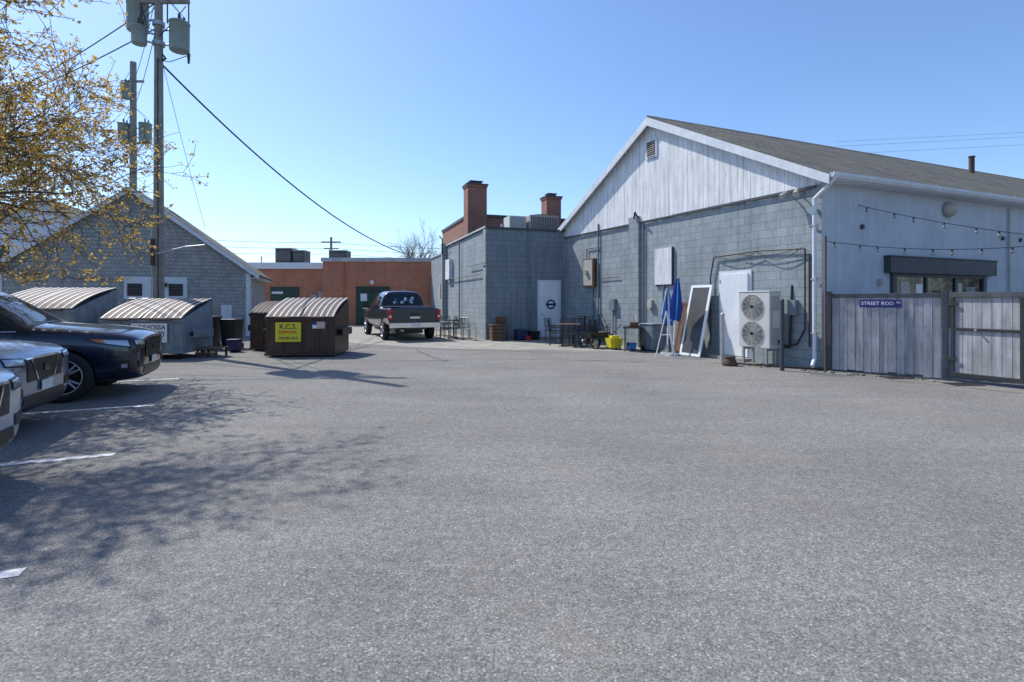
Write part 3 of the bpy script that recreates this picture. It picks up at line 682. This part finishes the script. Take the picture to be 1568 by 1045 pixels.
def bin_(name,x,y,rz,w,h,mat):
    G=grp(name,x,y,rz); b=MB()
    vs=[(-w*.42,-w*.42,.05),(w*.42,-w*.42,.05),(w*.42,w*.42,.05),(-w*.42,w*.42,.05),(-w/2,-w/2,h),(w/2,-w/2,h),(w/2,w/2,h),(-w/2,w/2,h)]
    b.add(vs,[(0,3,2,1),(0,1,5,4),(1,2,6,5),(2,3,7,6),(3,0,4,7),(4,5,6,7)],mat); b.box(-w*.54,w*.54,-w*.54,w*.54,h,h+.05,mat)
    b.obj('tub_and_lid',G,bevel=.02)
    b=MB(); b.cyl((-w*.45,w*.4,.09),(w*.45,w*.4,.09),.09,.09,'black',12); b.cyl((-w*.3,w*.6,h-.02),(w*.3,w*.6,h-.02),.02,.02,'black',8); b.obj('wheels_handle',G); return G
bin_('wheelie_bin',-9.55,16.4,.1,.6,1.0,'black'); bin_('wheelie_bin',-8.95,16.7,-.1,.5,.9,'black'); bin_('recycling_bin',-8.3,15.6,.2,.32,.34,'navyink')
b=MB()
for k in range(5): b.box(-.3,.3,-.3+k*.125,-.3+k*.125+.09,.24,.26,'wood')
for x in(-.27,.22):
    for y in(-.28,.22): b.box(x,x+.05,y,y+.05,0,.24,'wood')
b.box(-.3,.3,-.3,-.27,.1,.15,'wood'); o=b.obj('wooden_crate_table'); o.location=(-8.2,14.3,0)

# ------------------------------------------------------------ cars
def ring(w,zb,zbelt,wr,zr):
    h=[(0,zb),(w*.82,zb),(w*.97,zb+.13),(w,(zb+zbelt)*.5+.08),(w*.975,zbelt),(wr,zr-.035),(wr*.55,zr),(0,zr+.012)]
    return h+[(-y,z) for y,z in reversed(h[1:7])]
def wheel(b,x,y,r,side,w=.23):
    T=Matrix.Translation((x,y,r))@Matrix.Rotation(-math.pi/2*side,4,'X')
    b.lathe([(r*.66,-w/2),(r*.9,-w/2),(r,-w*.35),(r,w*.35),(r*.92,w/2),(r*.70,w/2),(r*.66,w*.42)],T,'tyre',36)
    b.lathe([(r*.68,w*.44),(r*.64,w*.40),(r*.62,w*.1),(r*.2,.0),(0,0)],T,'grille',36)
    b.lathe([(r*.70,w*.42),(r*.69,w*.48),(r*.645,w*.46),(r*.64,w*.36)],T,'rim',36)
    b.lathe([(r*.17,w*.1),(r*.17,w*.38),(r*.12,w*.43),(0,w*.44)],T,'rim',18)
    for k in range(5):
        for dd in(-.13,.13):
            a=k*2*math.pi/5; a1=a+dd*.7; a2=a+dd*1.25
            p=[T@Vector((r*.12*math.cos(a1),r*.12*math.sin(a1),w*.36)),T@Vector((r*.66*math.cos(a2),r*.66*math.sin(a2),w*.42))]
            b.cyl(p[0],p[1],r*.055,r*.045,'rim',6)
def car(name,F,h,st,paint,axles,wr_,pillars=(),glassx=(1.4,4.5),wind=(1.4,2.15),rear=(4.5,4.9),hw=.97,archR=.41):
    G=grp(name,F[0],F[1],ang(-h[0],-h[1]))
    keys=[paint,'glass','grille']
    me=bpy.data.meshes.new('tmp'); vs=[];fs=[];ms=[]
    for s in st:
        for y,z in ring(*s[1:]): vs.append((s[0],y,z))
    n=14
    for i in range(len(st)-1):
        xm=(st[i][0]+st[i+1][0])/2
        for j in range(n):
            k=(j+1)%n; fs.append((i*n+j,i*n+k,(i+1)*n+k,(i+1)*n+j)); m_=0
            if j in(4,9) and glassx[0]<xm<glassx[1] and not any(a<xm<c for a,c in pillars): m_=1
            if j in(5,6,7,8) and (wind[0]<xm<wind[1] or rear[0]<xm<rear[1]): m_=1
            if j in(0,13): m_=2
            ms.append(m_)
    fs.append(tuple(range(n-1,-1,-1))); ms.append(0); l=(len(st)-1)*n; fs.append(tuple(range(l,l+n))); ms.append(0)
    me.from_pydata(vs,[],fs); me.polygons.foreach_set('material_index',ms)
    for k in keys: me.materials.append(M[k])
    o=bpy.data.objects.new('tmp',me); COL.objects.link(o)
    sd=o.modifiers.new('s','SUBSURF'); sd.levels=2; sd.render_levels=2
    cb=MB(); cb.mats=list(keys)
    for ax in axles:
        for sgn in(-1,1): cb.cyl((ax,sgn*.58,wr_+.02),(ax,sgn*1.3,wr_+.02),archR,archR,'grille',40)
    cut=cb.obj('cut')
    bo=o.modifiers.new('b','BOOLEAN'); bo.object=cut; bo.operation='DIFFERENCE'; bo.solver='EXACT'
    dg=bpy.context.evaluated_depsgraph_get(); fm=bpy.data.meshes.new_from_object(o.evaluated_get(dg))
    bpy.data.objects.remove(o); bpy.data.objects.remove(cut)
    fm.name='body'; fm.polygons.foreach_set('use_smooth',[True]*len(fm.polygons))
    body=bpy.data.objects.new('body',fm); COL.objects.link(body); body.parent=G
    try: fm.set_sharp_from_angle(angle=math.radians(40))
    except Exception as ex: print(ex)
    bm=bmesh.new(); bm.from_mesh(fm); bvh=BVHTree.FromBMesh(bm); 
    def patch(bb,quad,axis,mat,off=.006,nx=8,ny=5):
        P=[Vector(q) for q in quad]; vs=[]
        for j in range(ny+1):
            for i in range(nx+1):
                u,v=i/nx,j/ny; q=(P[0]*(1-u)+P[1]*u)*(1-v)+(P[3]*(1-u)+P[2]*u)*v
                if axis=='y+': o_,d_=Vector((q.x,3,q.y)),Vector((0,-1,0))
                elif axis=='y-': o_,d_=Vector((q.x,-3,q.y)),Vector((0,1,0))
                elif axis=='f': o_,d_=Vector((-3,q.x,q.y)),Vector((1,0,0))
                elif axis=='z': o_,d_=Vector((q.x,q.y,4)),Vector((0,0,-1))
                else: o_,d_=Vector((12,q.x,q.y)),Vector((-1,0,0))
                hit=bvh.ray_cast(o_,d_)
                vs.append((hit[0]-d_*off*.3+hit[1]*off) if hit[0] else None)
        for j in range(ny):
            for i in range(nx):
                ids=[j*(nx+1)+i,j*(nx+1)+i+1,(j+1)*(nx+1)+i+1,(j+1)*(nx+1)+i]
                if all(vs[a] is not None for a in ids): bb.add([vs[a] for a in ids],[(0,1,2,3)],mat,True)
    b=MB()
    for ax in axles:
        for sgn in(-1,1): wheel(b,ax,sgn*(hw-.11),wr_,sgn)
    b.obj('wheels',G)
    b=MB(); b.box(axles[0]-.3,axles[1]+.3,-.55,.55,.25,.5,'grille'); b.obj('underbody',G)
    return G,patch
H=(ux,uy)
suv=[(0,.70,.34,.84,.56,.90),(.03,.78,.29,.90,.62,.97),(.10,.87,.26,.95,.68,1.03),(.28,.94,.24,1.0,.74,1.08),(.6,.965,.23,1.03,.79,1.12),(1.0,.97,.23,1.05,.81,1.155),(1.38,.97,.23,1.06,.82,1.18),(1.46,.97,.23,1.06,.82,1.21),(2.12,.97,.23,1.08,.70,1.68),(2.3,.97,.23,1.08,.70,1.74),(2.75,.97,.23,1.09,.69,1.77),(2.85,.97,.23,1.09,.69,1.77),(3.7,.97,.23,1.10,.68,1.77),(3.8,.97,.23,1.10,.68,1.77),(4.45,.96,.23,1.11,.66,1.74),(4.55,.96,.24,1.11,.66,1.72),(4.9,.94,.28,1.11,.72,1.2),(4.98,.86,.34,1.02,.66,1.08),(5.0,.7,.45,.9,.55,.98)]
def carfront(G,patch,paint,z=0,style=0):
    b=MB()
    for ax,sg in(('y+',1),('y-',-1)):
        patch(b,[(.10,.80+z),(.52,.885+z),(.70,.965+z),(.13,.93+z)],ax,'grille',.005,20,6)
        patch(b,[(.12,.82+z),(.46,.89+z),(.62,.95+z),(.15,.915+z)],ax,'headl',.009,20,6)
        patch(b,[(.40,.882+z),(.50,.90+z),(.62,.95+z),(.46,.937+z)],ax,'amber',.012,6,4)
        patch(b,[(.12,.46),(.30,.44),(.28,.58),(.12,.60)],ax,'grille',.006,8,6); patch(b,[(.15,.49),(.22,.49),(.22,.55),(.15,.55)],ax,'headl',.011,3,3)
        for x0 in(1.5,2.78,3.72): patch(b,[(x0,.45),(x0+.012,.45),(x0+.012,1.05),(x0,1.05)],ax,'grille',.002,1,12)
        patch(b,[(1.3,.27),(3.4,.27),(3.4,.36),(1.3,.36)],ax,'grille',.006,16,3)
        patch(b,[(1.5,1.075),(4.4,1.09),(4.4,1.105),(1.5,1.09)],ax,'chrome',.006,24,1)
        for x0 in(2.5,3.5): patch(b,[(x0,.92),(x0+.2,.925),(x0+.2,.95),(x0,.945)],ax,'chrome',.03,3,1)
    for s in(-1,1):
        patch(b,[(.3,s*.60),(1.33,s*.72),(1.33,s*.73),(.3,s*.61)],'z','grille',.002,20,1)
        patch(b,[(s*.50,.80+z),(s*.80,.83+z),(s*.80,.925+z),(s*.50,.90+z)],'f','grille',.005,14,8)
        patch(b,[(s*.52,.82+z),(s*.79,.845+z),(s*.79,.91+z),(s*.52,.885+z)],'f','headl',.009,14,6)
        patch(b,[(s*.55,.46),(s*.76,.48),(s*.76,.58),(s*.55,.56)],'f','grille',.006,8,6)
    patch(b,[(1.36,-.7),(1.42,-.7),(1.42,.7),(1.36,.7)],'z','grille',.004,1,20)
    patch(b,[(-.44,.62+z),(.44,.62+z),(.46,.88+z),(-.46,.88+z)],'f','grille',.006,24,12)
    for k in range(4): patch(b,[(-.42,.66+z+k*.05),(.42,.66+z+k*.05),(.42,.668+z+k*.05),(-.42,.668+z+k*.05)],'f','screen',.010,24,1)
    patch(b,[(-.46,.875+z),(.46,.875+z),(.46,.892+z),(-.46,.892+z)],'f','chrome',.011,24,1)
    for s in(-1,1): patch(b,[(s*.20,.63+z),(s*.225,.63+z),(s*.36,.87+z),(s*.335,.87+z)],'f','chrome',.012,2,10)
    patch(b,[(-.55,.36),(.55,.36),(.52,.47),(-.52,.47)],'f','grille',.006,24,5)
    patch(b,[(-.15,.49),(.15,.49),(.15,.61),(-.15,.61)],'f','plate',.018,6,3)
    patch(b,[(-.06,.72+z),(.06,.72+z),(.06,.80+z),(-.06,.80+z)],'f','chrome',.016,4,4)
    b.obj('lights_grille_trim',G,recalc=False)
    b=MB()
    for sg in(-1,1):
        b.lathe([(0,-.11),(.05,-.10),(.085,-.03),(.085,.04),(.05,.10),(0,.11)],Matrix.Translation((1.86,sg*1.05,1.17))@Matrix.Rotation(math.pi/2,4,'X')@Matrix.Scale(.9,4,(1,0,0)),paint,14)
        b.cyl((1.85,sg*.9,1.1),(1.86,sg*1.0,1.14),.03,.03,'grille',8)
    b.obj('mirrors',G)
def back(F,d): return (F[0]-ux*d,F[1]-uy*d)
G,pt=car('parked_suv',back((-6.15,9.12),.10),H,suv,'navy',(.95,3.78),.385,pillars=((2.75,2.85),(3.7,3.8)))
carfront(G,pt,'navy')
sil=[(s[0],s[1],s[2],s[3],s[4],s[5]-(.06 if s[0]>1.5 else .04)) for s in suv]
G,pt=car('parked_suv',back((-5.38,6.38),.25),H,sil,'silverblue',(.9,3.65),.36,pillars=((2.75,2.85),(3.7,3.8)),archR=.39)
carfront(G,pt,'silverblue')
G,pt=car('parked_sedan',back((-3.86,4.12),.26),H,[(a,b_*.95,c,d_-.03,e_,f-(.22 if a>1.6 else .06)) for a,b_,c,d_,e_,f in suv],'silver',(.9,3.65),.34,pillars=((2.75,2.85),(3.7,3.8)),hw=.92,archR=.37)
carfront(G,pt,'silver',-.03)
hd=Vector((-.43,.903)).normalized(); rr=Vector((-3.66,19.7)); Lt=5.7
trk=[(0,.75,.5,.85,.62,.95),(.06,.9,.42,1.0,.75,1.1),(.25,.98,.4,1.1,.85,1.18),(1.2,1.0,.4,1.15,.88,1.23),(1.45,1.0,.4,1.17,.88,1.26),(2.15,1.0,.4,1.2,.76,1.86),(2.3,1.0,.4,1.2,.76,1.92),(2.85,1.0,.4,1.2,.75,1.95),(2.95,1.0,.4,1.2,.75,1.95),(3.7,1.0,.4,1.2,.74,1.92),(3.78,1.0,.4,1.2,.76,1.88),(3.9,1.0,.42,1.2,.86,1.3),(3.98,1.0,.45,1.22,.93,1.27),(5.5,1.0,.5,1.24,.93,1.28),(5.64,1.0,.52,1.24,.93,1.28),(5.68,.99,.56,1.22,.92,1.25),(5.7,.94,.60,1.18,.88,1.21)]
G,pt=car('pickup_truck',(rr.x+hd.x*Lt,rr.y+hd.y*Lt),(hd.x,hd.y),trk,'truckp',(.95,4.55),.40,pillars=((2.85,2.95),),glassx=(1.5,3.68),wind=(1.45,2.1),rear=(3.77,3.9),hw=1.0,archR=.46)
b=MB()
for s in(-1,1):
    b.box(5.63,5.72,s*.93-.075,s*.93+.075,.82,1.2,'tail'); b.box(5.66,5.725,s*.93-.05,s*.93+.05,.9,.98,'plate')
b.box(5.66,5.86,-.95,.95,.52,.70,'chrome'); b.box(5.862,5.87,-.17,.17,.56,.69,'plate'); b.box(5.68,5.88,-.4,.4,.45,.519,'grille')
b.box(5.69,5.715,-.83,.83,.76,1.2,'truckp'); b.box(5.716,5.73,-.15,.15,.98,1.06,'grille'); b.box(5.716,5.725,-.2,.2,.86,.93,'chrome')
b.cyl((5.5,-.5,.42),(5.85,-.5,.42),.04,.04,'galv')
b.box(4.0,5.6,-.86,.86,1.285,1.31,'black')
b.obj('tailgate_bumper_lights',G,bevel=.012)
b=MB(); random.seed(4)
pt(b,[(-.62,1.38),(.62,1.38),(.58,1.76),(-.58,1.76)],'r','glass',.006,8,5)
for k in range(15):
    x=random.uniform(-.52,.46); z=random.uniform(1.44,1.68); s=random.uniform(.03,.05)
    pt(b,[(x-s*1.3,z-s),(x+s*1.3,z-s),(x+s,z+s),(x-s,z+s)],'r','signw' if k%3 else 'bluelt',.012,1,1)
for ax in('y+','y-'):
    for x0 in(1.6,2.9,3.85): pt(b,[(x0,.5),(x0+.015,.5),(x0+.015,1.15),(x0,1.15)],ax,'grille',.002,1,8)
    pt(b,[(.05,.85),(.4,.9),(.4,1.05),(.06,1.02)],ax,'headl',.01,5,3); pt(b,[(1.3,.42),(3.9,.42),(3.9,.5),(1.3,.5)],ax,'chrome',.02,8,1)
b.obj('window_stickers_trim',G,recalc=False)
b=MB()
for s in(-1,1): b.box(1.85,2.0,s*1.18-.12,s*1.18+.12,1.22,1.48,'grille'); b.box(1.88,1.95,min(s*.9,s*1.07),max(s*.9,s*1.07),1.25,1.3,'grille')
b.obj('mirrors',G,bevel=.02)

# ------------------------------------------------------------ patio clutter
def chair(name,x,y,rz,mat='dark',h=.88):
    G=grp(name,x,y,rz); b=MB()
    for sx in(-.21,.21):
        b.path([(sx,-.21,0),(sx,-.21,.62),(sx,.2,.62)],.014,mat); b.path([(sx,.2,0),(sx,.2,.45),(sx,.27,h)],.014,mat)
    b.path([(-.21,.27,h),(.21,.27,h)],.014,mat)
    b.box(-.21,.21,-.2,.2,.43,.455,mat)
    for k in range(5): b.path([(-.14+k*.07,.2,.46),(-.14+k*.07,.265,h)],.009,mat,4)
    b.obj('frame',G); return G
def rtable(name,x,y,r,h,mat='dark'):
    G=grp(name,x,y,0); b=MB(); b.cyl((0,0,h-.03),(0,0,h),r,r,mat,24); b.cyl((0,0,.03),(0,0,h-.03),.03,.03,mat,8); b.cyl((0,0,0),(0,0,.03),r*.6,r*.55,mat,18); b.obj('table',G)
rtable('patio_table',1.95,17.9,.42,.74,'wood'); rtable('patio_table',2.6,18.7,.38,1.0)
for x,y,a in ((1.5,17.8,1.4),(1.95,18.4,0),(2.45,18.1,-1.5),(1.9,17.3,3.0),(2.5,18.9,.4),(1.5,18.9,.9),(2.75,19.3,0),(3.1,17.9,1.2)): chair('patio_chair',x,y,a)
for x,y,a in ((-2.6,21.0,.5),(-2.2,20.6,-.6),(-1.7,20.4,2.5),(-2.0,21.2,1.0),(-2.8,21.8,1.7),(-3.0,22.6,1.3),(-3.3,23.1,.3)): chair('patio_chair',x,y,a,'galv' if a>1.2 else 'dark')
rtable('patio_table',-2.4,21.5,.4,.74)
G=grp('garden_cart',2.75,17.0,.6); b=MB()
T=Matrix.Rotation(math.pi/2,4,'X')
for y in(-.28,.28): 
    b.lathe([(.17,-.03),(.2,-.03),(.2,.03),(.17,.03),(.17,-.03)],Matrix.Translation((-.3,y,.2))@T,'tyre',18); b.cyl((-.3,y-.02,.2),(-.3,y+.02,.2),.08,.08,'galv',12)
    for k in range(6): b.path([(-.3,y,.2),(-.3+.17*math.cos(k*1.047),y,.2+.17*math.sin(k*1.047))],.008,'galv',4)
    b.path([(-.3,y,.2),(.4,y,.42),(.85,y,.75)],.018,'dark')
b.cyl((-.3,-.28,.2),(-.3,.28,.2),.02,.02,'dark'); b.path([(.3,-.28,.4),(.3,-.28,0)],.018,'dark'); b.path([(.3,.28,.4),(.3,.28,0)],.018,'dark')
b.add([(-.4,-.2,.32),(.25,-.2,.32),(.25,.2,.32),(-.4,.2,.32),(-.5,-.27,.52),(.35,-.27,.52),(.35,.27,.52),(-.5,.27,.52)],[(0,1,2,3),(0,1,5,4),(1,2,6,5),(2,3,7,6),(3,0,4,7)],'dark')
b.obj('cart_body',G)
G=grp('yellow_bucket',3.2,16.4,.3); b=MB()
b.add([(-.17,-.14,.06),(.17,-.14,.06),(.17,.14,.06),(-.17,.14,.06),(-.22,-.18,.36),(.22,-.18,.36),(.22,.18,.36),(-.22,.18,.36)],[(0,3,2,1),(0,1,5,4),(1,2,6,5),(2,3,7,6),(3,0,4,7)],'yellow')
b.box(-.12,.14,-.1,.1,.34,.43,'yellow')
for x in(-.14,.14):
    for y in(-.12,.12): b.cyl((x,y-.02,.03),(x,y+.02,.03),.03,.03,'black',8)
b.path([(-.1,.0,.45),(-.45,.1,1.25)],.014,'wood'); b.obj('bucket',G,bevel=.01)
G=grp('folding_table',3.75,16.15,ang(g.x,g.y)+math.pi/2+.9); b=MB()
b.box(-.55,.55,-.3,.3,.7,.74,'black')
for x in(-.48,.46):
    for y in(-.25,.23): b.cyl((x,y,0),(x,y,.7),.018,.018,'dark',6)
b.box(-.5,.5,-.2,-.19,.15,.68,'black'); b.box(-.3,.1,-.15,.2,.742,.8,'tan'); b.box(.15,.4,-.1,.15,.742,.88,'wood'); b.path([(-.5,0,.75),(-.2,.1,1.1),(.3,.05,.85),(.5,0,1.05)],.012,'tan'); b.obj('table',G)
bin_('storage_tub',4.3,15.85,.4,.55,.8,'bluebin')
bin_('storage_tub',3.65,15.95,.1,.25,.2,'bluelt')
G=grp('garden_hose_coil',4.75,15.0,0); b=MB()
for r_ in(.2,.23,.26):
    b.path([(r_*math.cos(k*.42),r_*math.sin(k*.42),.03+(.26-r_)) for k in range(16)],.014,'dark',5)
b.obj('coil',G)
def leaning(G,x0,x1,yb,yt,h,nm,fm,pm):
    b=MB(Matrix.Translation((0,yb,.02))@Matrix.Rotation(math.atan2(yb-yt,h),4,'X'))
    f=.07
    b.box(x0,x0+f,-.02,.02,0,h,fm); b.box(x1-f,x1,-.02,.02,0,h,fm); b.box(x0+f,x1-f,-.02,.02,h-f,h,fm); b.box(x0+f,x1-f,-.02,.02,0,f,fm)
    b.box(x0+f,x1-f,-.01,.01,f,h-f,pm); b.obj(nm,G)
G=grp('leaning_framed_board',*wl(2.98,0)[:2],ang(g.x,g.y)); leaning(G,0,.75,.6,.12,2.0,'framed_panel','signw','screen')
G=grp('leaning_board',*wl(3.85,0)[:2],ang(g.x,g.y)); leaning(G,0,.3,.45,.1,1.5,'panel','wood','wood')
def umbrella(x,y,rz,tilt,H_,mats,nm='closed_patio_umbrella'):
    G=grp(nm,x,y,rz); b=MB(Matrix.Rotation(tilt,4,'Y'))
    b.cyl((0,0,0),(0,0,H_),.022,.02,'signw',8)
    n=16; k_=H_/2.3; prof=[(.04,2.28*k_),(.08,2.05*k_),(.13,1.75*k_),(.18,1.4*k_),(.15,1.05*k_)]
    vs=[];fs=[]
    for r_,z in prof:
        for i in range(n): a=2*math.pi*i/n; q=r_*(1 if i%2 else .6); vs.append((q*math.cos(a),q*math.sin(a),z-(0.06 if i%4==1 else 0)))
    for j in range(len(prof)-1):
        for i in range(n): fs.append((j*n+i,j*n+(i+1)%n,(j+1)*n+(i+1)%n,(j+1)*n+i))
    for q,f in enumerate(fs): b.add([vs[a] for a in f],[(0,1,2,3)],mats[((q%n)//2)%len(mats)])
    b.obj('pole_and_canopy',G)
    b=MB(); b.cyl((0,0,0),(0,0,.06),.22,.2,'galv',18); b.cyl((0,0,.06),(0,0,.3),.035,.035,'galv',10); b.obj('base',G)
U=wl(3.72,.85); umbrella(U.x,U.y,.3,.07,2.2,['blue','blue','bluelt'])
U=wl(4.1,.7); umbrella(U.x,U.y,1.3,.1,1.9,['blue','signw','bluelt'])
U=wl(3.55,1.25); G=grp('easel_stand',U.x,U.y,.6); b=MB()
for q in ((.3,0),(-.25,.15),(0,-.3)): b.path([(q[0],q[1],0),(0,0,1.25)],.016,'signw')
b.path([(-.12,.07,.6),(.14,0,.6)],.014,'signw'); b.obj('legs',G)
G=grp('wooden_planter',-.62,19.95,rm); b=MB(); 
for k in range(4): b.box(-.2,.2,-.2,.2,.02+k*.14,.14+k*.14,'wood')
b.box(-.23,.23,-.23,.23,.58,.62,'wood'); b.obj('slats',G)
G=grp('wooden_chair',-.4,20.25,rm); b=MB(); b.box(-.2,.2,.0,.03,.62,.9,'wood'); b.box(-.22,-.18,-.01,.03,0,.92,'wood'); b.box(.18,.22,-.01,.03,0,.92,'wood'); b.box(-.2,.2,-.35,-.001,.4,.44,'wood'); b.box(-.2,-.16,-.35,-.31,0,.4,'wood'); b.box(.16,.2,-.35,-.31,0,.4,'wood'); b.obj('frame',G)
bin_('blue_cooler',.35,20.25,rm,.45,.36,'navyink'); bin_('blue_cooler',.85,20.4,rm,.4,.3,'black')
G=grp('red_gas_can',.62,20.0,rm); b=MB(); b.box(-.09,.09,-.07,.07,0,.17,'red'); b.path([(-.06,0,.17),(-.06,0,.22),(.06,0,.22),(.06,0,.17)],.012,'red'); b.obj('can',G,bevel=.03)

# ------------------------------------------------------------ camera / light / world
cam=bpy.data.cameras.new('camera'); co=bpy.data.objects.new('camera',cam); COL.objects.link(co)
co.location=(0,0,1.55); co.rotation_euler=(math.pi/2,0,0); cam.sensor_width=36; cam.lens=36*800/1568; cam.shift_y=-.0399; cam.clip_end=3000
sc.camera=co
el=math.radians(50); az=Vector((-.8,.6)).normalized()
sd=Vector((az.x*math.cos(el),az.y*math.cos(el),math.sin(el)))
su=bpy.data.lights.new('sun','SUN'); su.energy=5.0; su.angle=math.radians(.5); su.color=(1,.955,.88)
so=bpy.data.objects.new('sun',su); COL.objects.link(so); so.rotation_euler=sd.to_track_quat('Z','Y').to_euler(); so.location=(0,0,30)
w=bpy.data.worlds.new('World'); sc.world=w; w.use_nodes=True; nt=w.node_tree; bg=nt.nodes['Background']
sk=nt.nodes.new('ShaderNodeTexSky'); sk.sky_type='NISHITA'; sk.sun_disc=False; sk.sun_elevation=el; sk.sun_rotation=math.atan2(az.x,az.y)%(2*math.pi)
sk.air_density=1.0; sk.dust_density=.6; sk.ozone_density=1.3; sk.altitude=0
tm=nt.nodes.new('ShaderNodeMix'); tm.data_type='RGBA'; tm.blend_type='MULTIPLY'; tm.inputs[0].default_value=1; tm.inputs[7].default_value=(.94,1.11,1.36,1)
nt.links.new(sk.outputs[0],tm.inputs[6]); nt.links.new(tm.outputs[2],bg.inputs[0]); bg.inputs[1].default_value=.15
sc.view_settings.view_transform='Standard'; sc.view_settings.look='None'; sc.view_settings.exposure=0
